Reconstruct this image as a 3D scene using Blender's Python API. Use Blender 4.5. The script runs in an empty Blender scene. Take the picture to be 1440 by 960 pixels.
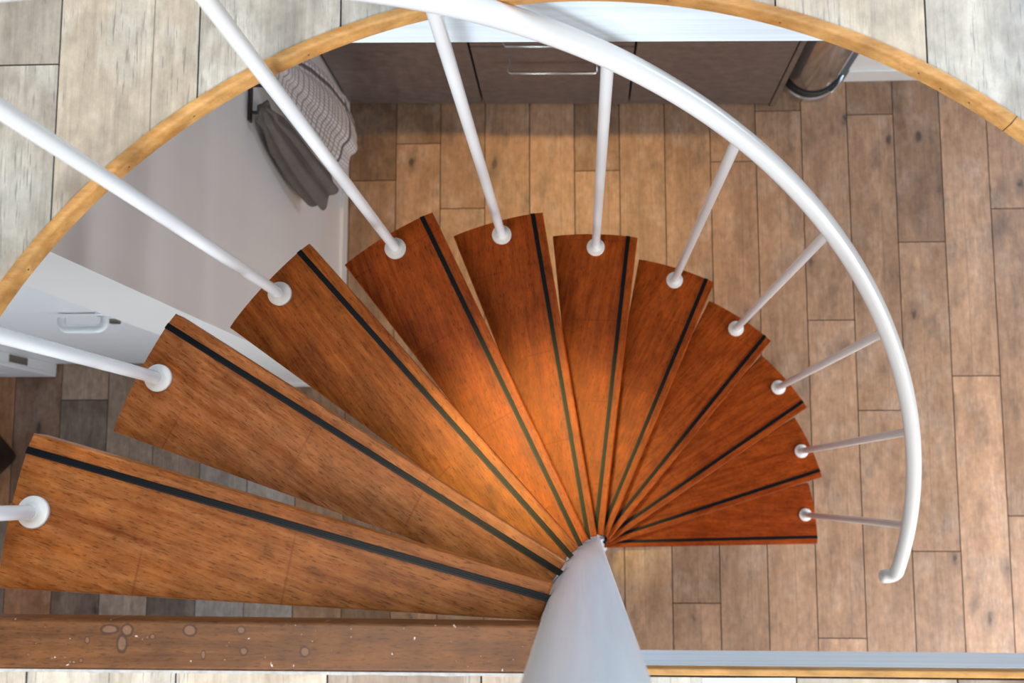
import bpy, bmesh, math, random
from mathutils import Vector, Matrix
random.seed(7)
PI = math.pi
col = bpy.context.scene.collection
scene = bpy.context.scene

# ------------------------------------------------------------------ measured layout
PHI = 0.0344287          # the stair is turned this much against the house
DTH = 0.2847923          # turn from tread to tread
RISE = 0.2031085
R = 0.6375               # tread outer radius
RD = 0.6105              # baluster circle
DISC = 0.147414          # baluster angle behind the nosing
RAILH = 1.0095           # rail above tread
ZT = 2.38                # upper floor level
CX, CY, RO = -0.018, -0.0565, 0.682   # round floor opening
CAM = (-0.014241, 0.131347, 3.454298)

# ------------------------------------------------------------------ helpers
def link(o):
    col.objects.link(o); return o

def tag(o, label=None, cat=None, group=None, kind=None):
    if label: o['label'] = label
    if cat: o['category'] = cat
    if group: o['group'] = group
    if kind: o['kind'] = kind
    return o

def empty(name, loc=(0, 0, 0), rz=0):
    o = bpy.data.objects.new(name, None)
    o.location = loc; o.rotation_euler = (0, 0, rz); o.empty_display_size = .1
    return link(o)

def obj(name, bm, mat, parent=None, loc=(0, 0, 0), rz=0, smooth=False, angle=40):
    me = bpy.data.meshes.new(name)
    bmesh.ops.recalc_face_normals(bm, faces=bm.faces)
    bm.to_mesh(me); bm.free()
    if smooth:
        for f in me.polygons: f.use_smooth = True
        try: me.set_sharp_from_angle(angle=math.radians(angle))
        except Exception: pass
    if mat: me.materials.append(mat)
    o = bpy.data.objects.new(name, me); link(o)
    o.parent = parent; o.location = loc; o.rotation_euler = (0, 0, rz)
    return o

def box(bm, x0, x1, y0, y1, z0, z1, bev=0.0):
    r = bmesh.ops.create_cube(bm, size=1.0)
    vs = r['verts']
    for v in vs:
        v.co = Vector(((x0 + x1) / 2 + v.co.x * (x1 - x0), (y0 + y1) / 2 + v.co.y * (y1 - y0), (z0 + z1) / 2 + v.co.z * (z1 - z0)))
    if bev > 0:
        es = {e for v in vs for e in v.link_edges}
        bmesh.ops.bevel(bm, geom=list(es), offset=bev, segments=2, affect='EDGES', profile=.5)

def tube(bm, pts, rad, n=20, caps=True):
    """sweep a circle along points (parallel transport); rad a number or a list"""
    pts = [Vector(p) for p in pts]
    rads = rad if isinstance(rad, (list, tuple)) else [rad] * len(pts)
    tang = []
    for i in range(len(pts)):
        a = pts[max(i - 1, 0)]; b = pts[min(i + 1, len(pts) - 1)]
        tang.append((b - a).normalized())
    up = Vector((0, 0, 1)) if abs(tang[0].z) < .9 else Vector((1, 0, 0))
    u = tang[0].cross(up).normalized()
    rings = []
    for i, p in enumerate(pts):
        t = tang[i]
        u = (u - t * u.dot(t)).normalized()
        w = t.cross(u)
        rings.append([bm.verts.new(p + (u * math.cos(2 * PI * k / n) + w * math.sin(2 * PI * k / n)) * rads[i]) for k in range(n)])
    for a, b in zip(rings, rings[1:]):
        for k in range(n):
            bm.faces.new((a[k], a[(k + 1) % n], b[(k + 1) % n], b[k]))
    if caps:
        bm.faces.new(rings[0][::-1]); bm.faces.new(rings[-1])

def lathe(bm, prof, n=40, cx=0, cy=0):
    """revolve (r, z) about a vertical axis; r = 0 closes the end"""
    rings = []
    for r, z in prof:
        if r < 1e-6: rings.append([bm.verts.new((cx, cy, z))])
        else: rings.append([bm.verts.new((cx + r * math.cos(2 * PI * k / n), cy + r * math.sin(2 * PI * k / n), z)) for k in range(n)])
    for a, b in zip(rings, rings[1:]):
        for k in range(n):
            k2 = (k + 1) % n
            if len(a) == 1 and len(b) == 1: continue
            if len(a) == 1: bm.faces.new((a[0], b[k2], b[k]))
            elif len(b) == 1: bm.faces.new((a[k], a[k2], b[0]))
            else: bm.faces.new((a[k], a[k2], b[k2], b[k]))

def prism(bm, pts, z0, z1, bev=0.0, seg=2):
    lo = [bm.verts.new((x, y, z0)) for x, y in pts]
    hi = [bm.verts.new((x, y, z1)) for x, y in pts]
    n = len(pts)
    bm.faces.new(lo[::-1]); top = bm.faces.new(hi)
    for k in range(n):
        bm.faces.new((lo[k], lo[(k + 1) % n], hi[(k + 1) % n], hi[k]))
    if bev > 0:
        bmesh.ops.bevel(bm, geom=list(top.edges), offset=bev, segments=seg, affect='EDGES', profile=.5)

# ------------------------------------------------------------------ materials
class NT:
    def __init__(s, name, rough=.5, spec=.5):
        s.m = bpy.data.materials.new(name); s.m.use_nodes = True
        s.t = s.m.node_tree; s.b = s.t.nodes['Principled BSDF']
        s.b.inputs['Roughness'].default_value = rough
        s.b.inputs['Specular IOR Level'].default_value = spec
    def n(s, kind, **kw):
        nd = s.t.nodes.new(kind)
        for k, v in kw.items():
            if k.startswith('i_'):
                key = k[2:]; key = int(key) if key.isdigit() else key.replace('_', ' ')
                if hasattr(v, 'is_output'): s.t.links.new(v, nd.inputs[key])
                else: nd.inputs[key].default_value = v
            else: setattr(nd, k, v)
        return nd
    def L(s, a, b): s.t.links.new(a, b)
    def math(s, op, a, b=None, c=None, clamp=False):
        nd = s.t.nodes.new('ShaderNodeMath'); nd.operation = op; nd.use_clamp = clamp
        for i, v in enumerate((a, b, c)):
            if v is None: continue
            if hasattr(v, 'is_output'): s.L(v, nd.inputs[i])
            else: nd.inputs[i].default_value = v
        return nd.outputs[0]
    def ramp(s, fac, stops):
        nd = s.t.nodes.new('ShaderNodeValToRGB'); s.L(fac, nd.inputs[0])
        cr = nd.color_ramp
        while len(cr.elements) < len(stops): cr.elements.new(.5)
        for e, (p, c) in zip(cr.elements, stops):
            e.position = p; e.color = (*c, 1) if len(c) == 3 else c
        return nd.outputs[0]
    def mix(s, fac, a, b, mode='MIX'):
        nd = s.t.nodes.new('ShaderNodeMix'); nd.data_type = 'RGBA'; nd.blend_type = mode
        for idx, v in ((0, fac), (6, a), (7, b)):
            if hasattr(v, 'is_output'): s.L(v, nd.inputs[idx])
            elif idx: nd.inputs[idx].default_value = (*v, 1)
            else: nd.inputs[0].default_value = v
        return nd.outputs[2]
    def noise(s, vec, scale, detail=4, rough=.55, dist=0.0):
        nd = s.t.nodes.new('ShaderNodeTexNoise'); s.L(vec, nd.inputs['Vector'])
        nd.inputs['Scale'].default_value = scale; nd.inputs['Detail'].default_value = detail
        nd.inputs['Roughness'].default_value = rough; nd.inputs['Distortion'].default_value = dist
        return nd.outputs[0]
    def mapv(s, vec, scale=(1, 1, 1), loc=(0, 0, 0)):
        nd = s.t.nodes.new('ShaderNodeMapping'); s.L(vec, nd.inputs[0])
        nd.inputs['Scale'].default_value = scale; nd.inputs['Location'].default_value = loc
        return nd.outputs[0]
    def objc(s): return s.t.nodes.new('ShaderNodeTexCoord').outputs['Object']
    def uv(s): return s.t.nodes.new('ShaderNodeTexCoord').outputs['UV']
    def bump(s, h, strength=.2, dist=.002):
        nd = s.t.nodes.new('ShaderNodeBump'); s.L(h, nd.inputs['Height'])
        nd.inputs['Strength'].default_value = strength; nd.inputs['Distance'].default_value = dist
        s.L(nd.outputs[0], s.b.inputs['Normal'])
    def color(s, c):
        if hasattr(c, 'is_output'): s.L(c, s.b.inputs['Base Color'])
        else: s.b.inputs['Base Color'].default_value = (*c, 1)

def plank_mat(name, rough, white_amt, dark_amt, scratch, blue=0.0, spec=.4):
    """rustic printed oak planks: per-plank tone and seed, UV in metres within the plank"""
    M = NT(name, rough, spec)
    uvv = M.uv()
    at = M.n('ShaderNodeAttribute', attribute_name='tone').outputs['Color']
    sd = M.n('ShaderNodeAttribute', attribute_name='seed').outputs['Fac']
    sp = M.n('ShaderNodeSeparateXYZ', i_0=uvv)
    X, Y = sp.outputs[0], sp.outputs[1]
    def vec(sx, sy, k):
        c = M.n('ShaderNodeCombineXYZ')
        M.L(M.math('MULTIPLY', X, sx), c.inputs[0]); M.L(M.math('MULTIPLY', Y, sy), c.inputs[1])
        M.L(M.math('MULTIPLY_ADD', sd, 37.0, k), c.inputs[2]); return c.outputs[0]
    fine = M.noise(vec(190, 9, 1.0), 1, 5, .65)
    mid = M.noise(vec(15, 3.0, 3.3), 1, 5, .6, .5)
    patch = M.noise(vec(13, 9, 7.7), 1, 5, .6)
    blot = M.noise(vec(17, 7, 12.1), 1, 3, .5, .5)
    speck = M.noise(vec(70, 45, 21.1), 1, 3, .6)
    c = M.mix(M.ramp(mid, [(.3, (0, 0, 0)), (.72, (1, 1, 1))]), (.70, .67, .65), (1.17, 1.16, 1.14))
    c = M.mix(1.0, at, c, 'MULTIPLY')
    c = M.mix(M.ramp(patch, [(.5, (0, 0, 0)), (.72, (white_amt,) * 3)]), c, (.72, .67, .58) if blue else (.62, .50, .40))
    c = M.mix(M.ramp(blot, [(.56, (0, 0, 0)), (.74, (dark_amt,) * 3)]), c, (.10, .075, .065))
    c = M.mix(1.0, c, M.ramp(fine, [(.3, (.83, .81, .8)), (.5, (1, 1, 1)), (.75, (1.06, 1.06, 1.06))]), 'MULTIPLY')
    cloud = M.noise(vec(60, 38, 31.0), 1, 4, .65)
    c = M.mix(1.0, c, M.ramp(cloud, [(.3, (.78, .77, .76)), (.7, (1.16, 1.15, 1.14))]), 'MULTIPLY')
    big = M.n('ShaderNodeTexCoord').outputs['Object']
    bn = M.noise(M.mapv(big, (3.2, 4.2, 1), (1.7, .6, 0)), 1, 4, .6, .3)
    c = M.mix(M.ramp(bn, [(.5, (0, 0, 0)), (.62, (blue,) * 3)]), c, (.40, .43, .41))
    # grain scratches, short and dark, along the plank
    c = M.mix(M.ramp(M.math('MULTIPLY', M.noise(vec(420, 26, 5.2), 1, 3, .6), M.math('ADD', patch, .45)), [(.58, (0, 0, 0)), (.68, (scratch,) * 3)]), c, (.07, .06, .065))
    # knots
    vo = M.n('ShaderNodeTexVoronoi'); M.L(vec(9.5, 4.6, 0.0), vo.inputs['Vector']); vo.inputs['Scale'].default_value = 1
    kd = M.math('ADD', vo.outputs['Distance'], M.math('MULTIPLY', M.math('SUBTRACT', speck, .5), .16))
    kn = M.ramp(kd, [(.035, (1, 1, 1)), (.1, (0, 0, 0))])
    c = M.mix(M.math('MULTIPLY', kn, .92), c, (.03, .022, .02))
    kn2 = M.ramp(kd, [(.08, (1, 1, 1)), (.26, (0, 0, 0))])
    c = M.mix(M.math('MULTIPLY', kn2, .42), c, (.13, .085, .065))
    # printed strip joint inside some planks
    fr = M.math('FRACT', M.math('MULTIPLY', sd, 7.31))
    pos = M.math('MULTIPLY_ADD', fr, .05, .055)
    wob = M.math('MULTIPLY', M.math('SUBTRACT', M.noise(vec(3, 5, 9.0), 1, 2), .5), .006)
    dx = M.math('ABSOLUTE', M.math('SUBTRACT', M.math('ADD', X, wob), pos))
    ln = M.math('MULTIPLY', M.math('LESS_THAN', dx, .0007), M.math('GREATER_THAN', M.math('FRACT', M.math('MULTIPLY', sd, 3.17)), .35))
    c = M.mix(M.math('MULTIPLY', ln, .55), c, (.1, .085, .08))
    M.color(c)
    M.L(M.math('MULTIPLY_ADD', mid, .16, rough - .08), M.b.inputs['Roughness'])
    M.bump(fine, .18, .0008)
    return M.m

def wood_mat(name, base, dark, light, rough=.34, sx=6, sy=70, fleck=.7, coat=0.0, extra=None, use_objcol=False, spec=.5):
    """varnished hardwood, grain along local x"""
    M = NT(name, rough, spec)
    o = M.objc()
    info = M.n('ShaderNodeObjectInfo')
    rnd = M.n('ShaderNodeCombineXYZ'); M.L(M.math('MULTIPLY', info.outputs['Random'], 31.0), rnd.inputs[2]); M.L(M.math('MULTIPLY', info.outputs['Random'], 5.0), rnd.inputs[0])
    av = M.n('ShaderNodeVectorMath', operation='ADD'); M.L(o, av.inputs[0]); M.L(rnd.outputs[0], av.inputs[1])
    o2 = av.outputs[0]
    big = M.noise(M.mapv(o2, (2.2, 22, 22)), 1, 4, .55, .6)
    grain = M.noise(M.mapv(o2, (sx, sy * 2.4, sy)), 1, 5, .65, .3)
    fl = M.noise(M.mapv(o2, (95, 620, 300)), 1, 3, .6)
    cl = M.noise(M.mapv(o2, (26, 44, 40)), 1, 4, .65)
    c = M.mix(M.ramp(big, [(.3, (0, 0, 0)), (.7, (1, 1, 1))]), dark, base)
    c = M.mix(M.ramp(grain, [(.35, (0, 0, 0)), (.75, (.75, .75, .75))]), c, light)
    c = M.mix(M.ramp(fl, [(.55, (0, 0, 0)), (.66, (fleck,) * 3)]), c, tuple(.22 * v for v in dark))
    c = M.mix(1.0, c, M.ramp(cl, [(.3, (.68, .66, .64)), (.7, (1.22, 1.22, 1.22))]), 'MULTIPLY')
    if use_objcol:
        # glued cross joints of the board
        sx_ = M.n('ShaderNodeSeparateXYZ', i_0=o)
        q = M.math('ADD', M.math('MULTIPLY', sx_.outputs[0], 6.2), M.math('MULTIPLY', info.outputs['Random'], 3.0))
        q = M.math('ADD', q, M.math('MULTIPLY', sx_.outputs[1], .9))
        band = M.noise(M.mapv(o2, (4, 16, 1)), 1, 2)
        dq = M.math('ABSOLUTE', M.math('SUBTRACT', M.math('FRACT', q), .5))
        ln = M.math('MULTIPLY', M.ramp(dq, [(0, (1, 1, 1)), (.012, (0, 0, 0))]), M.ramp(band, [(.42, (0, 0, 0)), (.55, (.5, .5, .5))]))
        c = M.mix(ln, c, (.16, .026, .004))
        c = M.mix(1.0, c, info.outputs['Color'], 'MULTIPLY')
    if extra: c = extra(M, o, c)
    M.color(c)
    M.L(M.math('MULTIPLY_ADD', grain, .2, rough - .1), M.b.inputs['Roughness'])
    M.b.inputs['Coat Weight'].default_value = coat
    M.b.inputs['Coat Roughness'].default_value = .2
    M.bump(M.math('ADD', fl, M.math('MULTIPLY', grain, .6)), .12, .0006)
    return M.m

def stains(spots):
    def f(M, o, c):
        wob = M.noise(M.mapv(o, (1, 1, 1)), 130, 2)
        for (x, y, sx, sy) in spots:
            v = M.mapv(o, (1 / sx, 1 / sy, 0), (-x / sx, -y / sy, 0))
            d = M.n('ShaderNodeVectorMath', operation='LENGTH', i_0=v).outputs['Value']
            d = M.math('ADD', d, M.math('MULTIPLY', M.math('SUBTRACT', wob, .5), .5))
            inner = M.math('LESS_THAN', d, .86)
            c = M.mix(M.math('MULTIPLY', inner, .22), c, (.36, .22, .15))
            ring = M.ramp(M.math('ABSOLUTE', M.math('SUBTRACT', d, .93)), [(.0, (1, 1, 1)), (.12, (1, 1, 1)), (.26, (0, 0, 0))])
            c = M.mix(M.math('MULTIPLY', ring, .85), c, (.05, .018, .01))
        sc = M.noise(M.mapv(o, (260, 260, 1)), 1, 2, .4)
        c = M.mix(M.ramp(sc, [(.74, (0, 0, 0)), (.78, (.8, .8, .8))]), c, (.75, .66, .58))
        return c
    return f

def paint_mat(name, c, rough=.35, streak=0.0, sscale=(1, 1, 1), bump=.05, bscale=60, spec=.5, tint=(.8, .86, .92)):
    M = NT(name, rough, spec)
    o = M.objc()
    s = M.noise(M.mapv(o, sscale), 1, 4, .6)
    M.color(M.mix(M.ramp(s, [(.4, (0, 0, 0)), (.65, (streak,) * 3)]), c, tint))
    M.bump(M.noise(M.mapv(o, sscale if streak else (1, 1, 1)), 1 if streak else bscale, 3), bump, .002)
    return M.m

def metal_mat(name, c, rough, met=1.0, aniso=None):
    M = NT(name, rough)
    M.b.inputs['Metallic'].default_value = met
    o = M.objc()
    s = M.noise(M.mapv(o, (30, 30, 400) if aniso is None else aniso), 1, 2)
    M.color(M.mix(s, tuple(.93 * v for v in c), c))
    return M.m

def plain_mat(name, c, rough=.6, var=.12, scale=40, bump=.05):
    M = NT(name, rough)
    s = M.noise(M.objc(), scale, 3)
    M.color(M.mix(s, tuple(v * (1 - var) for v in c), tuple(min(1, v * (1 + var)) for v in c)))
    M.bump(s, bump, .001)
    return M.m

m_floor = plank_mat('rustic_oak_planks_lower', .42, .3, .5, .3)
m_floor_up = plank_mat('rustic_oak_planks_upper', .42, .7, .3, .45, .32)
m_gap = plain_mat('dark_plank_gap', (.03, .028, .03), .9)
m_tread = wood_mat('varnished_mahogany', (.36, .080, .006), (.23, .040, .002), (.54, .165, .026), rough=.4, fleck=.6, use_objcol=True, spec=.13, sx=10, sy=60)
LAND_SPOTS = [(-.4525, .0045, .0085, .0042), (-.436, .0038, .0055, .0055), (-.4405, -.0085, .0048, .0085),
              (-.4735, -.0055, .0024, .0034), (-.4115, -.002, .0026, .0026), (-.4165, -.0025, .0018, .0018),
              (-.3765, .004, .0062, .0052), (-.325, -.0145, .0038, .0038), (-.268, -.0145, .0044, .0044),
              (-.328, .0045, .004, .0035), (-.4785, -.024, .0022, .0022), (-.363, -.018, .002, .004)]
m_land = wood_mat('worn_landing_wood', (.14, .046, .010), (.085, .026, .005), (.22, .083, .023), rough=.45, spec=.3, sx=9, sy=60, fleck=.55, extra=stains(LAND_SPOTS))
m_ring = wood_mat('bent_pine_strip', (.56, .275, .08), (.44, .18, .038), (.68, .38, .14), rough=.45, spec=.3, sx=5, sy=40, fleck=.15)
m_rail = paint_mat('white_enamel', (.88, .88, .87), .2, 0, bump=.03, bscale=35)
m_flange = paint_mat('white_flange_paint', (.84, .81, .77), .4, 0, bump=.15, bscale=90)
m_post = paint_mat('brushed_white_post_paint', (.87, .925, .97), .36, .5, (95, 95, 2.0), .5, tint=(.72, .80, .86))
m_joist = paint_mat('brushed_white_joist_paint', (.85, .91, .95), .45, .5, (3, 60, 90), .25, tint=(.62, .70, .74))
m_wall = paint_mat('white_wall_paint', (.80, .78, .755), .38, .35, (1.2, 9, 1.0), .02, tint=(.74, .73, .73))
m_base = paint_mat('white_skirting_paint', (.78, .765, .74), .4, 0, bump=.04)
m_door = paint_mat('white_door_paint', (.74, .75, .77), .4, .2, (4, 4, 40), .05, tint=(.70, .72, .75))
m_handle_w = paint_mat('white_nylon_handle', (.80, .84, .86), .25, 0)
m_cab = wood_mat('taupe_cabinet_front', (.142, .105, .09), (.122, .09, .077), (.16, .12, .105), rough=.38, sx=60, sy=3, fleck=.0)
m_cab_in = plain_mat('cabinet_gap_dark', (.02, .018, .018), .8)
m_worktop = plain_mat('grey_worktop', (.32, .30, .28), .4)
m_steel = metal_mat('brushed_steel', (.74, .74, .73), .25)
m_bin = metal_mat('bin_steel', (.62, .64, .67), .14)
m_black = plain_mat('black_plastic', (.012, .012, .013), .4)
m_slate = plain_mat('slate_plastic', (.10, .125, .15), .45)
m_darkmetal = plain_mat('dark_bronze', (.055, .048, .044), .4)
m_platemetal = metal_mat('dull_lock_metal', (.30, .27, .24), .4)
m_leather = plain_mat('black_leather', (.012, .008, .006), .3, .4, 60, .3)
m_caulk = plain_mat('white_caulk', (.46, .43, .40), .7, .4, 160, .3)
m_plate = plain_mat('white_painted_metal', (.85, .88, .90), .3)
m_nail = plain_mat('nail_hole', (.05, .025, .012), .6)

# ribbed rubber
M = NT('black_ribbed_rubber', .4, .15)
M.color((.004, .007, .010)); m_strip = M.m

# towels
def towel_grey():
    M = NT('grey_towel_cloth', .95, .1)
    o = M.objc()
    s = M.noise(o, 500, 2); b = M.noise(o, 18, 3)
    M.color(M.mix(b, (.105, .088, .078), (.19, .165, .148)))
    M.bump(s, .6, .002); return M.m
def towel_check():
    M = NT('checked_tea_towel_cloth', .95, .1)
    uvv = M.uv(); sp = M.n('ShaderNodeSeparateXYZ', i_0=uvv)
    U, V = sp.outputs[0], sp.outputs[1]
    def lines(a, per, w):
        f = M.math('FRACT', M.math('DIVIDE', a, per))
        return M.math('LESS_THAN', f, w)
    thin = M.math('MAXIMUM', lines(U, .017, .22), lines(V, .024, .24))
    thick = M.math('MAXIMUM', M.math('LESS_THAN', M.math('ABSOLUTE', M.math('SUBTRACT', U, .115)), .0085), M.math('LESS_THAN', M.math('ABSOLUTE', M.math('SUBTRACT', V, .585)), .009))
    thick = M.math('MAXIMUM', thick, M.math('LESS_THAN', M.math('ABSOLUTE', M.math('SUBTRACT', U, .43)), .0085))
    c = M.mix(M.math('MULTIPLY', thin, .68), (.70, .64, .60), (.13, .10, .11))
    c = M.mix(M.math('MULTIPLY', thick, .88), c, (.085, .065, .07))
    M.color(c); M.bump(M.noise(M.objc(), 600, 2), .4, .001)
    return M.m
m_tg = towel_grey(); m_tc = towel_check()

# ------------------------------------------------------------------ plank floors
def arc_y(x):
    d = (RO - .002) ** 2 - (x - CX) ** 2
    return CY + math.sqrt(d) if d > 0 else None

def planks(name, mat, seams, joints, ymin, ymax, z, tones, gap=.0014, hole=False, tilt=0.0, deflt=None, depth=.004):
    bm = bmesh.new()
    uvl = bm.loops.layers.uv.new('UVMap')
    tl = bm.faces.layers.float_vector.new('tone')
    sl = bm.faces.layers.float.new('seed')
    for i in range(len(seams) - 1):
        x0, x1 = seams[i], seams[i + 1]
        if i in joints: js = [ymin] + sorted(joints[i]) + [ymax]
        else: js = [ymin, -1.0 + random.uniform(-.3, .3), random.uniform(1.0, 1.8) + (1.2 if not hole else 0), ymax]
        for j in range(len(js) - 1):
            ya, yb = js[j] + gap, js[j + 1] - gap
            seed = random.random()
            tone = tones(i, (x0 + x1) / 2, (js[j] + js[j + 1]) / 2, j)
            spans = [(ya, yb, None)]
            if hole: spans = [(ya, min(yb, HOLE_Y), 'low'), (ya, yb, 'high')]
            n = 10 if hole else 1
            for (a, b, kind) in spans:
                if b - a < .002: continue
                xs = [x0 + gap + (x1 - x0 - 2 * gap) * k / n for k in range(n + 1)]
                lo = []
                for x in xs:
                    y = a
                    if kind == 'high':
                        t = arc_y(x)
                        y = max(a, t if t is not None else HOLE_Y + gap * .0)
                        if t is None: y = max(a, HOLE_Y)
                    lo.append(min(y, b))
                for k in range(n):
                    if b - lo[k] < 1e-5 and b - lo[k + 1] < 1e-5: continue
                    P = [(xs[k], lo[k]), (xs[k + 1], lo[k + 1]), (xs[k + 1], b), (xs[k], b)]
                    Q = []
                    for p in P:
                        if not Q or (abs(p[0] - Q[-1][0]) + abs(p[1] - Q[-1][1]) > 1e-6): Q.append(p)
                    if len(Q) < 3: continue
                    vs = [bm.verts.new((px + tilt * py, py, z)) for px, py in Q]
                    f = bm.faces.new(vs)
                    f[tl] = tone; f[sl] = seed
                    for lp, (px, py) in zip(f.loops, Q): lp[uvl].uv = (px - x0, py - js[j] + 3.0)
    bmesh.ops.remove_doubles(bm, verts=bm.verts, dist=1e-5)
    be = [e for e in bm.edges if e.is_boundary]
    r = bmesh.ops.extrude_edge_only(bm, edges=be)
    for v in r['geom']:
        if isinstance(v, bmesh.types.BMVert): v.co.z -= depth
    o = obj(name, bm, mat)
    return o

HOLE_Y = -.0335
BOARDS = [(-.653, 1.09, 3, .50), (-.653, -.3, 1.09, .66), (-.51, 1.208, 3, .56), (-.51, -.1, 1.2, .82), (-.368, 1.0, 3, .78), (-.368, -.2, 1, .86), (-.23, .4, 3, .84), (-.09, .6, 3, .90),
          (.047, 1.112, 3, .56), (.047, -.5, 1.11, .82), (.186, .5, 3, .78), (.327, -.19, 1.7, .72), (.46, 1.134, 3, .70), (.46, -.9, 1.13, .80), (.598, 1.29, 3, .62), (.598, .1, 1.29, .84),
          (.735, .641, 3, .88), (.869, 1.275, 3, .58), (.869, .37, 1.27, .84), (1.015, .876, 3, .66), (1.015, -.04, .87, .84), (1.156, .47, 1.8, 1.0)]
def tone_low(i, x, y, j):
    k = random.choice([.88, .94, 1.0, 1.04, 1.08, 1.12]) * random.uniform(.97, 1.03)
    # boards that stand out in the room: (across, from, to, tone)
    for (bx, b0, b1, bk) in BOARDS:
        if abs(x - bx) < .06 and b0 < y < b1: k = bk
    w = random.uniform(-.03, .03)
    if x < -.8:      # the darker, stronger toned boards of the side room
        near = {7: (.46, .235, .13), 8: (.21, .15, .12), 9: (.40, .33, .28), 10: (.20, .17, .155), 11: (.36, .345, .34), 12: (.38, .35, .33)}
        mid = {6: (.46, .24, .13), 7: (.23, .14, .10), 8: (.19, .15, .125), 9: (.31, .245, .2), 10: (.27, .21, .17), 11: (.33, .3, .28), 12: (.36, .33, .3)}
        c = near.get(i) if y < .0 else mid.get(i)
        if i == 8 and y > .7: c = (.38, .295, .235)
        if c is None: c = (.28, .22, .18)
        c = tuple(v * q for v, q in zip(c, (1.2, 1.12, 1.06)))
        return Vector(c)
    return Vector(((.505 + w) * k, (.305 + .7 * w) * k, (.186 + .4 * w) * k))
SEAMS = [-2.79, -2.643, -2.496, -2.349, -2.2, -2.052, -1.905, -1.757, -1.61, -1.462, -1.315, -1.167, -1.02, -.872, -.724] + [.116 + .1388 * k for k in range(-5, 21)]
JL = {}
def setj(x, ys):
    for i in range(len(SEAMS) - 1):
        if SEAMS[i] < x < SEAMS[i + 1]: JL[i] = ys
for x, ys in [(-.653, [-.3, 1.092]), (-.51, [-.1, 1.208]), (-.368, [-.25, .999]), (-.23, [-.8, .45]), (-.09, [-.6, .6, 1.85]), (.047, [-.5, 1.112]), (.186, [-1.0, .5]),
              (.327, [-.191, 1.7]), (.46, [-.9, 1.134]), (.598, [.1, 1.292]), (.735, [-.288, .641]), (.869, [.37, 1.275]), (1.015, [-.04, .876]), (1.156, [-.7, .471, 1.8]), (1.262, [.062, .975]),
              (-1.68, [-.9, .1, 1.5]), (-1.53, [-.8, .1, .412]), (-1.39, [-.7, .1, 1.4]), (-1.83, [-1.0, .05, .9]), (-1.24, [-.6, .12]), (-1.1, [-.9, .1]), (-.95, [-.7, .2])]:
    setj(x, ys)
def build_floors():
    bm = bmesh.new(); box(bm, -3, 3, -2.6, 3.0, -.12, -.003)
    f = obj('floor', bm, m_gap); f['kind'] = 'structure'
    p = planks('floor_planks', m_floor, SEAMS, JL, -2.6, 3.0, 0.0, tone_low)
    p.parent = f
    # upper floor: slab with a half round opening
    bm = bmesh.new()
    N = 96
    a0 = math.asin((HOLE_Y - .0005 - CY) / (RO - .003)); 
    hole = [(CX + (RO - .003) * math.cos(a), CY + (RO - .003) * math.sin(a)) for a in [a0 + (PI - 2 * a0) * k / N for k in range(N + 1)]]
    z0, z1 = ZT - .018, ZT - .0028
    X, Y0, Y1 = 2.6, -2.2, 2.6
    def ring(z):
        h = [bm.verts.new((x, y, z)) for x, y in hole]
        o = []
        for x, y in hole:      # matching outer rectangle points
            dx, dy = x - CX, max(y - hole[0][1], 0)
            s = min(X / abs(dx) if abs(dx) > 1e-6 else 1e9, (Y1 - hole[0][1]) / dy if dy > 1e-6 else 1e9)
            o.append(bm.verts.new((CX + dx * s, hole[0][1] + dy * s, z)))
        c = [bm.verts.new((CX - X, Y0, z)), bm.verts.new((CX + X, Y0, z))]
        return h, o, c
    for z in (z0, z1):
        h, o, c = ring(z)
        for k in range(N): bm.faces.new((h[k], o[k], o[k + 1], h[k + 1]))
        bm.faces.new((c[1], o[0], h[0], h[-1], o[-1], c[0]))
        if z == z0: keep = (h, o, c)
    h0, o0, c0 = keep
    for k in range(N):
        bm.faces.new((h0[k], h0[k + 1], h[k + 1], h[k])); bm.faces.new((o0[k], o[k], o[k + 1], o0[k + 1]))
    bm.faces.new((h0[0], h[0], h[-1], h0[-1]))
    bm.faces.new((c0[0], c[0], c[1], c0[1])); bm.faces.new((c0[1], c[1], o[0], o0[0])); bm.faces.new((c0[0], o0[-1], o[-1], c[0]))
    u = obj('floor_upper', bm, m_gap); u['kind'] = 'structure'
    seams = [-.5302 + .1417 * k for k in range(-15, 22)]
    def tone_up(i, x, y, j):
        k = random.uniform(.9, 1.1); w = random.uniform(-.03, .03)
        if y < -.03 and j == 0:
            q = [(.62, .50, .37), (.33, .24, .175), (.50, .40, .30), (.60, .52, .42)][i % 4]
            return Vector(q)
        return Vector(((.52 + w) * k, .435 * k, (.34 - w) * k))
    J = {i: [HOLE_Y, random.uniform(.75, 1.6)] for i in range(len(seams) - 1)}
    for i in range(len(seams) - 1):
        if abs(seams[i + 1] + .5302) < 1e-4: J[i] = [HOLE_Y, .5547, 1.7]
        if seams[i] > -.54 and seams[i] < .9: J[i] = [HOLE_Y, random.uniform(1.0, 1.7)]
    p = planks('floor_planks', m_floor_up, seams, J, -2.2, 2.6, ZT, tone_up, gap=.0009, hole=True)
    p.parent = u
build_floors()

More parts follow.
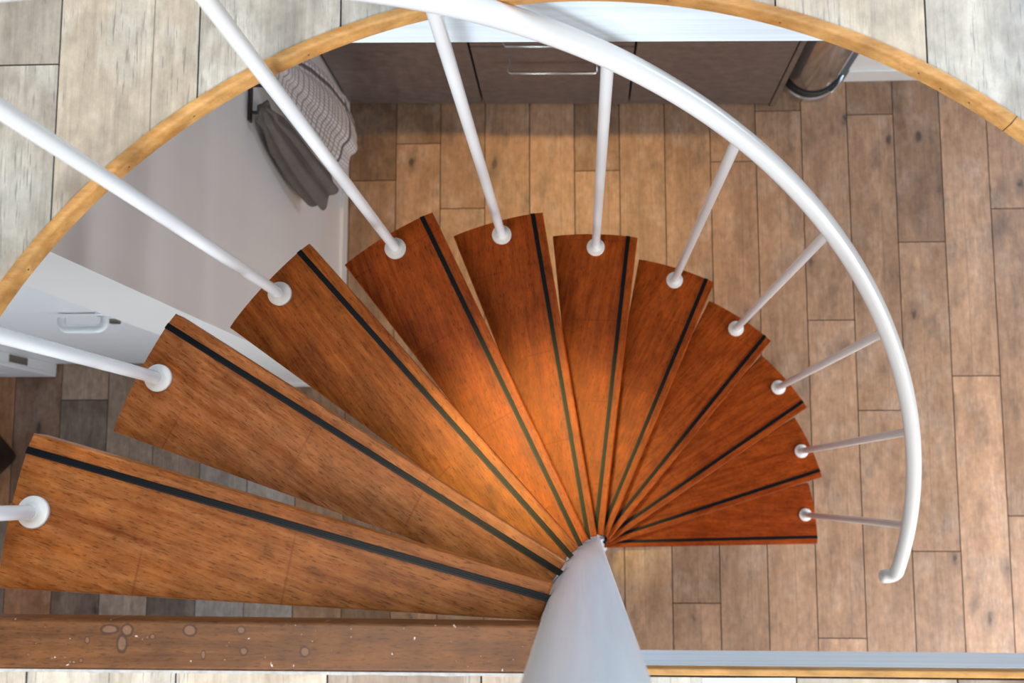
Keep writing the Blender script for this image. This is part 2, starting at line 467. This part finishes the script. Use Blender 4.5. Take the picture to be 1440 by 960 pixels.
# ------------------------------------------------------------------ trim of the opening
def build_trim():
    # bent pine strip lining the round edge
    bm = bmesh.new()
    ro, ri, zt, zb = RO, RO - .0085, ZT + .0012, ZT - .0225
    prof = [(ro, zb), (ro, zt), (ri + .0035, zt), (ri + .001, zt - .001), (ri, zt - .004), (ri, zb)]
    a0 = math.asin((HOLE_Y - CY) / RO); N = 120
    rings = []
    for k in range(N + 1):
        a = a0 + (PI - 2 * a0) * k / N
        rings.append([bm.verts.new((r * math.cos(a), r * math.sin(a), z)) for r, z in prof])
    n = len(prof)
    for A, B in zip(rings, rings[1:]):
        for q in range(n): bm.faces.new((A[q], A[(q + 1) % n], B[(q + 1) % n], B[q]))
    bm.faces.new(rings[0]); bm.faces.new(rings[-1][::-1])
    t = obj('trim_1', bm, m_ring, loc=(CX, CY, 0), smooth=True, angle=50); t['kind'] = 'structure'
    # nail heads along it
    bm = bmesh.new()
    def nail(deg, z, r=.0011):
        a = math.radians(deg)
        c = Vector(((ri) * math.cos(a), (ri) * math.sin(a), z)); nrm = Vector((-math.cos(a), -math.sin(a), 0))
        tube(bm, [c - nrm * .002, c + nrm * .0002], r, 8)
    for d, z in [(88, -.012), (84, -.009), (82, -.011), (72.5, -.013), (60.5, -.008), (58.3, -.0155), (55.8, -.011), (46, -.009), (39.5, -.014), (36, -.01),
                 (101, -.01), (113, -.013), (124, -.011), (131, -.014), (143, -.012), (152, -.01)]:
        nail(d, ZT + z)
    obj('nail', bm, m_nail, t)
    # joint between two lengths of strip
    bm = bmesh.new()
    a = math.radians(52.2); c, s = math.cos(a), math.sin(a)
    box(bm, ri - .0003, ro, -.0004, .0004, zb, zt + .0003)
    bmesh.ops.rotate(bm, verts=bm.verts, cent=(0, 0, 0), matrix=Matrix.Rotation(a, 3, 'Z'))
    obj('strip_joint', bm, m_nail, t)
    # straight pine edge and white joist on the landing side
    bm = bmesh.new(); box(bm, .03, .6, -.0328, -.0268, ZT - .02, ZT + .001, .0012)
    o = obj('trim_2', bm, m_ring); o['kind'] = 'structure'
    bm = bmesh.new(); box(bm, .03, 2.4, -.075, -.0262, 2.262, ZT - .0201)
    o = obj('trim_3', bm, m_joist); o['kind'] = 'structure'
    bm = bmesh.new(); box(bm, -1.6, 2.2, 0, .045, 2.203, ZT - .0185, .0015)
    o = obj('trim_4', bm, m_joist, loc=(0, .6365, 0), rz=math.radians(-1.1)); o['kind'] = 'structure'
    # caulk behind the landing step
    bm = bmesh.new()
    n = 60; lo = []
    pts = []
    for k in range(n + 1):
        x = -.72 + (.66) * k / n
        pts.append((x, -.0322))
    for k in range(n, -1, -1):
        x = -.72 + (.66) * k / n
        pts.append((x, -.0348 + random.uniform(-.0006, .0006)))
    prism(bm, pts, ZT - .004, ZT + .0008)
    o = obj('trim_5', bm, m_caulk); o['kind'] = 'structure'
build_trim()

# ------------------------------------------------------------------ spiral staircase
stair = empty('spiral_staircase')
tag(stair, 'spiral staircase of mahogany treads around a white post with white tubular railing', 'staircase')

def front_y(x): return -.021 + (x - .05) / .586 * .0325     # nosing line in tread space
def rear_y(x): return .0185 + (x - .049) / .56 * .1595

def tread_outline():
    pts = []
    x0 = .053
    xe = math.sqrt(R * R - .0115 ** 2)
    pts.append((x0, front_y(x0))); pts.append((xe, front_y(xe)))
    a0 = math.atan2(front_y(xe), xe); a1 = math.atan2(.1775, .6125)
    for k in range(1, 15): 
        a = a0 + (a1 - a0) * k / 14; pts.append((R * math.cos(a), R * math.sin(a)))
    pts.append((x0, rear_y(x0)))
    return pts

def build_tread_mesh():
    bm = bmesh.new(); prism(bm, tread_outline(), -.034, 0, .0022, 2); return bm
def strip_bm():
    bm = bmesh.new()
    # profile across the strip: four ribs; swept from the post to the outer edge
    W = .0078; n = 4
    prof = [(0, -.001), (0, .0016)]
    for k in range(n):
        c = W * (k + .5) / n; h = W / n
        prof += [(c - h * .22, .0016), (c - h * .1, .0009), (c + h * .1, .0009), (c + h * .22, .0016)] if k < n - 1 else []
    prof += [(W, .0016), (W, -.001)]
    xa, xb = .049, math.sqrt(R * R - .03 ** 2) + .0006
    off0, off1 = .0118, .0148
    A = [bm.verts.new((xa, front_y(xa) + off0 + p, z)) for p, z in prof]
    B = [bm.verts.new((xb - .0003 * p / W, front_y(xb) + off1 + p, z)) for p, z in prof]
    m = len(prof)
    for q in range(m): bm.faces.new((A[q], A[(q + 1) % m], B[(q + 1) % m], B[q]))
    bm.faces.new(A); bm.faces.new(B[::-1]); return bm

def collar_bm():
    bm = bmesh.new()
    lathe(bm, [(0.0, .0002), (.0172, .0002), (.0176, .001), (.0176, .0052), (.0166, .0066), (.0125, .0076), (.0096, .0098), (.0082, .0135), (0, .0135)], 36)
    return bm

first = {}
TONES = [(.78, .50, .4), (.80, .54, .4), (.86, .60, .45), (.94, .68, .5), (1.02, .76, .55), (1.06, .80, .6), (1.06, .80, .6), (1.14, .86, .7), (1.04, 1.08, 1.4), (1.06, 1.38, 3.4), (1.04, 1.34, 2.8)]  # tint per tread; daylight haze on the top treads is put into the colour
for k in range(11):
    ang = k * DTH - PHI; z = (k + 1) * RISE
    if k == 0:
        t = obj('tread', build_tread_mesh(), m_tread, stair); s = obj('non_slip_strip', strip_bm(), m_strip, t)
        bm = bmesh.new(); box(bm, .03, .15, .001, .014, -.041, -.0345, .001)
        br = obj('bracket', bm, m_post, t)
        bm = bmesh.new(); tube(bm, [(0, 0, .004), (0, 0, .5), (0, 0, RAILH)], .00775, 24)
        b = obj('baluster', bm, m_rail, stair, smooth=True)
        c = obj('base_collar', collar_bm(), m_flange, b, smooth=True, angle=35)
        first = dict(t=t, s=s, b=b, c=c, br=br)
    else:
        t = first['t'].copy(); link(t); t.parent = stair
        s = first['s'].copy(); link(s); s.parent = t
        br = first['br'].copy(); link(br); br.parent = t
        b = first['b'].copy(); link(b); b.parent = stair
        c = first['c'].copy(); link(c); c.parent = b
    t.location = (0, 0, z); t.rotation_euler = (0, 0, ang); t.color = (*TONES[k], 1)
    a = ang + DISC
    b.location = (RD * math.cos(a), RD * math.sin(a), z)

# handrail: helix with a small inward crook at the lower end
def rail_pt(t):
    a = DISC - PHI + t * DTH
    return Vector((RD * math.cos(a), RD * math.sin(a), RISE * (t + 1) + RAILH))
pts = []
t_end = -.53
p0 = rail_pt(t_end); tan = (rail_pt(t_end) - rail_pt(t_end + .05)).normalized()
inn = Vector((-p0.x, -p0.y, 0)).normalized()
rb = .019
cen = p0 + inn * rb
tail = []
for k in range(1, 9):
    a = (PI / 2 * 1.05) * k / 8
    tail.append(cen - inn * rb * math.cos(a) + tan * rb * math.sin(a))
dr = (tail[-1] - tail[-2]).normalized()
tail.append(tail[-1] + dr * .003)
path = tail[::-1] + [rail_pt(t_end + (10.45 - t_end) * k / 150) for k in range(151)]
RR = .0136
rads = [RR] * len(path)
head = [path[0] - (path[1] - path[0]).normalized() * d for d in (.0085, .0065, .0035)]
path = head + path; rads = [.004, .0095, .0125] + rads
end = [path[-1] + (path[-1] - path[-2]).normalized() * d for d in (.0035, .0065, .0085)]
path = path + end; rads = rads + [.0125, .0095, .004]
bm = bmesh.new(); tube(bm, path, rads, 28)
o = obj('handrail', bm, m_rail, stair, smooth=True, angle=60)

# centre post
bm = bmesh.new()
N = 56; zs = [0.0, .3, .8, 1.3, 1.8, 2.1, 2.3, 2.6, 3.0, 3.24]
def post_c(z): return Vector((-.0035 - .0028 * z, 0, z))
tube(bm, [post_c(z) for z in zs] + [post_c(3.252), post_c(3.256)], [.043] * len(zs) + [.040, .03], N)
post = obj('centre_post', bm, m_post, stair, smooth=True, angle=60)
bm = bmesh.new(); lathe(bm, [(0, .0005), (.075, .0005), (.076, .0015), (.076, .007), (.074, .009), (0, .009)], 48, -.0035, 0)
obj('base_plate', bm, m_post, stair, smooth=True, angle=35)
# landing step
bm = bmesh.new()
xl = -.7
prism(bm, [(xl, .0150), (-.0475, .0111), (-.056, -.0322), (xl, -.0322)], ZT - .034, ZT + .001, .003, 3)
o = obj('landing_step', bm, m_land, stair)
o['label'] = 'worn brown landing step with round water stains'

# ------------------------------------------------------------------ side wall, skirting and doors
def build_side():
    bm = bmesh.new(); box(bm, -.892, -.735, .457, 2.0, 0, ZT - .0185)
    w = obj('wall_left', bm, m_wall); w['kind'] = 'structure'
    bm = bmesh.new()
    prism(bm, [(-.9, .449), (-.727, .449), (-.727, 2.0), (-.735, 2.0), (-.735, .457), (-.892, .457), (-.892, .5), (-.9, .5)], 0, .068, .002)
    b = obj('baseboard_left', bm, m_base); b['kind'] = 'structure'
    # door leaf facing the stair
    bm = bmesh.new(); box(bm, -1.9, -.903, .5235, .5615, .008, 2.05, .002)
    d = obj('door_1', bm, m_door); d['kind'] = 'structure'
    bm = bmesh.new()
    hx, hz, hy = -1.056, 1.005, .4865
    P = [(hx, .5235, hz), (hx, .50, hz)]
    for k in range(1, 7):
        a = PI / 2 * k / 6; P.append((hx - .018 + .018 * math.cos(a), .503 - .0165 * math.sin(a), hz))
    P.append((-1.10, hy, hz))
    for k in range(0, 7):
        a = PI / 2 * k / 6; P.append((-1.138 - .016 * math.sin(a), hy + .016 - .016 * math.cos(a), hz))
    P.append((-1.154, .512, hz))
    tube(bm, P, .0092, 16)
    h = obj('door_handle', bm, m_handle_w, d, smooth=True)
    bm = bmesh.new()
    tube(bm, [(hx, .5236, hz), (hx, .5165, hz), (hx, .515, hz)], [.022, .022, .019], 28)
    obj('handle_rose', bm, m_handle_w, d, smooth=True, angle=35)
    bm = bmesh.new(); box(bm, -1.092, -1.068, .515, .5237, .883, .915, .003)
    obj('keyhole_plate', bm, m_platemetal, d)
    # wall over/around the doors in that room (its back wall)
    bm = bmesh.new(); box(bm, -2.9, -.8925, .5635, .66, 0, ZT - .0185)
    w2 = obj('wall_side', bm, m_wall); w2['kind'] = 'structure'
    # second leaf at the far left: framed with a sunk panel, lock plate on its edge
    bm = bmesh.new()
    x0, x1, y0, y1, z0, z1 = -2.33, -1.627, .4835, .5225, .006, 1.99
    box(bm, x0, x1, y0 + .010, y1, z0, z1)
    box(bm, x1 - .085, x1, y0, y0 + .0102, z0, z1, .002); box(bm, x0, x0 + .085, y0, y0 + .0102, z0, z1, .002)
    box(bm, x0 + .085, x1 - .085, y0, y0 + .0102, z0, z0 + .11, .002); box(bm, x0 + .085, x1 - .085, y0, y0 + .0102, z1 - .1, z1, .002)
    d2 = obj('door_2', bm, m_door); d2['kind'] = 'structure'
    bm = bmesh.new(); box(bm, x1 - .002, x1 + .0015, .497, .519, .195, .305, .001)
    obj('lock_plate', bm, m_platemetal, d2)
build_side()

# black bag on the floor of the side room (only its corner shows)
bag = empty('bag', (-1.878, .250, .0), math.radians(43))
tag(bag, 'black leather bag on the floor, only its corner at the left edge beside the treads', 'bag')
bm = bmesh.new(); box(bm, -.11, .11, -.12, .12, .0, .17, .03)
for v in bm.verts:
    k = v.co.z / .17; v.co.x *= 1 - .25 * k; v.co.y *= 1 - .1 * k
obj('body', bm, m_leather, bag, smooth=True)
bm = bmesh.new(); box(bm, -.06, .06, -.095, .095, .168, .178, .003); obj('flap', bm, m_leather, bag, smooth=True)
bm = bmesh.new()
tube(bm, [(0, -.07 + .14 * k / 12, .176 + .09 * math.sin(PI * k / 12)) for k in range(13)], .006, 12)
obj('handle', bm, m_leather, bag, smooth=True)

# ------------------------------------------------------------------ kitchen run
KR = math.radians(-1.28)
def ky(x): return 1.3225 - .0224 * x       # front plane of the doors
def place(name, x):
    return empty(name, (x, ky(x), 0), KR)
def bar_handle(parent, x0, x1, z, d=.036):
    bm = bmesh.new()
    tube(bm, [(x0, 0.001, z), (x0, -d + .004, z), (x0 + .004, -d, z), (x1 - .004, -d, z), (x1, -d + .004, z), (x1, .001, z)], .0042, 14)
    return obj('handle', bm, m_steel, parent, smooth=True)
def carcass(root, w, d=.56):
    bm = bmesh.new(); box(bm, .002, w - .002, .0195, d, .02, .868)
    obj('body', bm, m_cab_in, root)
    bm = bmesh.new(); box(bm, 0, w, .021, .037, 0, .022); obj('plinth', bm, m_cab, root)
def front(root, name, w, z0, z1, th=.019):
    bm = bmesh.new(); box(bm, .0022, w - .0022, 0, th, z0, z1, .0012)
    return obj(name, bm, m_cab, root)
c1 = place('kitchen_cabinet', -.725); W1 = .418
tag(c1, 'taupe kitchen base cabinet with plain door next to the white wall', 'cabinet'); carcass(c1, W1)
d = front(c1, 'door', W1, .012, .862); bar_handle(d, .05, .27, .80)
c2 = place('drawer_cabinet', -.305); W2 = .4495
tag(c2, 'taupe kitchen drawer unit with steel bar handles between two plain cabinets', 'cabinet'); carcass(c2, W2)
for (a, b, hz) in ((.012, .470, .372), (.4765, .70, .568), (.704, .862, .81)):
    d = front(c2, 'drawer', W2, a, b); bar_handle(d, .102, .346, hz)
c3 = place('kitchen_cabinet', .146); W3 = .43
tag(c3, 'taupe kitchen base cabinet at the right end, beside the steel pedal bin', 'cabinet'); carcass(c3, W3)
d = front(c3, 'door', W3, .012, .862); bar_handle(d, .17, .39, .80)
bm = bmesh.new(); box(bm, W3 + .0005, W3 + .0165, -.002, .56, .0, .868, .001); obj('end_panel', bm, m_cab, c3)
bm = bmesh.new(); box(bm, -.006, 1.32, -.03, .6, .8685, .905, .003)
wt = obj('worktop', bm, m_worktop, None, (-.725, ky(-.725), 0), KR, smooth=False)
tag(wt, 'grey kitchen worktop lying on the taupe base cabinets behind the white joist', 'worktop')

# wall returns behind the kitchen
bm = bmesh.new(); box(bm, .803, 1.9, 1.390, 1.98, 0, ZT - .0185)
o = obj('wall_right', bm, m_wall); o['kind'] = 'structure'
bm = bmesh.new(); box(bm, .801, 1.9, 1.380, 1.39, 0, .085, .002)
o = obj('baseboard_right', bm, m_base); o['kind'] = 'structure'
bm = bmesh.new(); box(bm, -.7345, .8025, 1.955, 2.05, 0, ZT - .0185)
o = obj('wall_back', bm, m_wall); o['kind'] = 'structure'

# ------------------------------------------------------------------ pedal bin
pb = empty('pedal_bin', (.697, 1.408, 0))
tag(pb, 'round stainless steel pedal bin with black rim, between cabinet end and white wall', 'bin')
bm = bmesh.new(); lathe(bm, [(0, .001), (.090, .001), (.0935, .005), (.0935, .034), (.090, .0385), (0, .0385)], 56)
obj('base', bm, m_steel, pb, smooth=True, angle=35)
bm = bmesh.new(); lathe(bm, [(0, .038), (.0885, .038), (.0895, .042), (.0895, .066), (.086, .070), (0, .064)], 56)
obj('rim', bm, m_black, pb, smooth=True, angle=35)
bm = bmesh.new(); lathe(bm, [(.0, .063), (.083, .063), (.0835, .07), (.0835, .54), (.082, .543), (0, .543)], 64)
obj('body', bm, m_bin, pb, smooth=True, angle=35)
bm = bmesh.new(); lathe(bm, [(.0, .543), (.086, .543), (.087, .55), (.087, .565), (.075, .59), (.045, .605), (0, .61)], 56)
obj('lid', bm, m_black, pb, smooth=True, angle=35)
bm = bmesh.new()
tube(bm, [(.095 * math.cos(a), .095 * math.sin(a), .05 + .012 * math.sin((a + .95) * 1.6)) for a in [-.95 + 1.25 * k / 14 for k in range(15)]], .005, 12)
obj('pedal', bm, m_steel, pb, smooth=True)
bm = bmesh.new(); box(bm, .079, .1015, -.03, .035, .004, .58, .006)
obj('hinge_column', bm, m_slate, pb, smooth=True, angle=35)

# ------------------------------------------------------------------ hook rail and towels on the side wall
hk = empty('hook_rail', (-.735, 1.02, 1.05))
tag(hk, 'dark bronze hook rail on the white side wall, towels hanging from it', 'hook rail')
bm = bmesh.new(); box(bm, 0, .006, -.083, .115, -.011, .011, .002); obj('back_bar', bm, m_darkmetal, hk)
PEGS = [-.062, 0.0, .062]
for y in PEGS:
    bm = bmesh.new()
    tube(bm, [(.005, y, 0), (.03, y, -.002), (.042, y, .002), (.047, y, .012), (.047, y, .024)], [.004, .004, .004, .0045, .006], 12)
    obj('hook', bm, m_darkmetal, hk, smooth=True)

def towel(name, mat, top, rows, label, nf, seed, sub=72):
    """cloth gathered on a hook: rings down the drop; rows = (z, cx, cy, half x, half y, fold)"""
    rnd = random.Random(seed)
    ph = [rnd.uniform(0, 6.28) for _ in range(6)]
    bm = bmesh.new(); uvl = bm.loops.layers.uv.new('UVMap')
    rings = []; L = 0; Ls = []
    M_ = 34
    def interp(t):
        f = t * (len(rows) - 1); i = min(int(f), len(rows) - 2); g = f - i; g = g * g * (3 - 2 * g) * .5 + g * .5
        return [rows[i][q] * (1 - g) + rows[i + 1][q] * g for q in range(6)]
    for r in range(M_ + 1):
        t = r / M_
        z, cx, cy, hx, hy, fo = interp(t)
        ring = []
        for k in range(sub):
            a = 2 * PI * k / sub
            f = 1 + fo * (math.sin(nf * a + ph[0] + .6 * math.sin(3 * t + ph[1])) * .55 + math.sin((nf + 3) * a + ph[2] - t) * .3 + .25 * math.sin(2 * a + ph[3] + 2 * t))
            zz = z + (.014 * math.sin(3 * a + ph[4]) + .008 * math.sin(7 * a + ph[5])) * t * t
            x = max(cx + hx * f * math.cos(a), -.7335 + .0015)
            ring.append(bm.verts.new((x, cy + hy * f * math.sin(a), zz)))
        rings.append(ring); Ls.append(t * abs(rows[0][0] - rows[-1][0]) * 1.05)
    per = .9
    for i in range(M_):
        for k in range(sub):
            f = bm.faces.new((rings[i][k], rings[i][(k + 1) % sub], rings[i + 1][(k + 1) % sub], rings[i + 1][k]))
            us = (k / sub * per, (k + 1) / sub * per)
            for lp, (u, v) in zip(f.loops, ((us[0], Ls[i]), (us[1], Ls[i]), (us[1], Ls[i + 1]), (us[0], Ls[i + 1]))): lp[uvl].uv = (u, v)
    bm.faces.new(rings[0]); 
    c = sum((v.co for v in rings[-1]), Vector()) / sub + Vector((0, 0, .05))
    cv = bm.verts.new(c)
    for k in range(sub): bm.faces.new((rings[-1][k], rings[-1][(k + 1) % sub], cv))
    o = obj(name, bm, mat, None, smooth=True, angle=80)
    return o
g = towel('towel', m_tg, None, [(1.085, -.694, .957, .008, .010, .2), (1.055, -.696, .954, .020, .022, .45), (1.02, -.697, .950, .017, .020, .3), (.93, -.694, .940, .028, .034, .4), (.80, -.688, .925, .034, .043, .32), (.68, -.681, .912, .037, .046, .28), (.59, -.676, .905, .037, .046, .28)], '', 5, 3)
tag(g, 'grey brown towel bunched on the left hook of the rail on the white wall', 'towel')
g = towel('tea_towel', m_tc, None, [(1.09, -.690, 1.082, .008, .010, .2), (1.06, -.690, 1.082, .018, .020, .3), (.96, -.688, 1.086, .028, .050, .24), (.80, -.682, 1.098, .036, .075, .18), (.65, -.674, 1.104, .042, .085, .16), (.50, -.664, 1.098, .046, .082, .18), (.41, -.660, 1.088, .042, .066, .22)], '', 5, 11)
tag(g, 'white tea towel with dark check lines hanging in folds next to the cabinet', 'towel')

# ------------------------------------------------------------------ white plate on the upper floor edge
bm = bmesh.new(); prism(bm, [(.0945, -.0345), (.1775, -.0337), (.1775, -.09), (.0945, -.09)], ZT, ZT + .002, .0008)
o = obj('metal_plate', bm, m_plate); tag(o, 'white painted metal plate lying on the upper planks behind the pine edge', 'plate')

# ------------------------------------------------------------------ light
world = bpy.data.worlds.new('World'); scene.world = world; world.use_nodes = True
bg = world.node_tree.nodes['Background']
bg.inputs[0].default_value = (.86, .93, 1.0, 1); bg.inputs[1].default_value = .24

def area(name, loc, target, sx, sy, power, c):
    l = bpy.data.lights.new(name, 'AREA'); l.shape = 'RECTANGLE'; l.size = sx; l.size_y = sy; l.energy = power; l.color = c
    o = bpy.data.objects.new(name, l); link(o); o.location = loc
    o.rotation_euler = (Vector(target) - Vector(loc)).to_track_quat('-Z', 'Y').to_euler(); return o
def spot(name, loc, target, power, c, ang, blend=1.0, rad=.04):
    l = bpy.data.lights.new(name, 'SPOT'); l.energy = power; l.color = c; l.spot_size = math.radians(ang); l.spot_blend = blend; l.shadow_soft_size = rad
    o = bpy.data.objects.new(name, l); link(o); o.location = loc
    o.rotation_euler = (Vector(target) - Vector(loc)).to_track_quat('-Z', 'Y').to_euler(); return o

area('window_light_upper', (1.35, 1.7, 4.7), (.2, .3, 2.3), 1.3, 1.3, 60, (.58, .79, 1.0))
area('window_light_front', (-.2, -2.5, 4.3), (0, .3, 2.2), 2.0, 1.5, 128, (.78, .89, 1.0))
area('window_light_lower', (1.9, -.6, 1.35), (1.0, -.1, .1), .9, .9, 25, (.97, .97, 1.0))
area('window_light_lower_front', (1.1, -1.1, 1.5), (.85, -.1, .1), .9, .9, 14, (1.0, .98, .96))
area('window_light_back', (2.5, 1.3, 1.5), (1.5, 1.0, .1), .6, .9, 17, (.60, .77, 1.0))
l = area('side_fill_light', (-1.0, -2.3, 1.5), (-1.1, .5, 1.5), 1.0, .9, 9.5, (.84, .92, 1.0)); l.data.spread = math.radians(75)  # unseen fill added to brighten the door, wall end and joist
spot('kitchen_spot', (-.04, 1.395, 2.30), (-.08, .97, 0), 100, (1.0, .60, .20), 42, 1.0, .02)
spot('stair_spot', (-.13, .36, 4.4), (-.05, .2, 1.4), 400, (1.0, .76, .24), 9.6, 1.0, .05)
area('ceiling_light_upper', (-.5, -.2, 4.9), (-.1, .1, 2.2), .8, .8, 34, (1.0, .92, .82))

# ------------------------------------------------------------------ camera
cam = bpy.data.cameras.new('Camera'); co = bpy.data.objects.new('Camera', cam); link(co)
cam.sensor_width = 36; cam.lens = 1616.79 * 36 / 1440; cam.clip_start = .02
co.matrix_world = Matrix(((0.9982954653255433, 0.007564277902261218, 0.05787007525720407, CAM[0]),
                          (0.0, 0.9915651982369778, -0.12960886406902544, CAM[1]),
                          (-0.05836235011081288, 0.12938794126610284, 0.9898750409745982, CAM[2]), (0, 0, 0, 1)))
cam.dof.use_dof = True; cam.dof.focus_distance = 1.45; cam.dof.aperture_fstop = 9.0
scene.camera = co
vs = scene.view_settings
vs.view_transform = 'Standard'; vs.look = 'None'; vs.exposure = 0.13; vs.gamma = 1.0
try: vs.use_curve_mapping = False
except Exception: pass
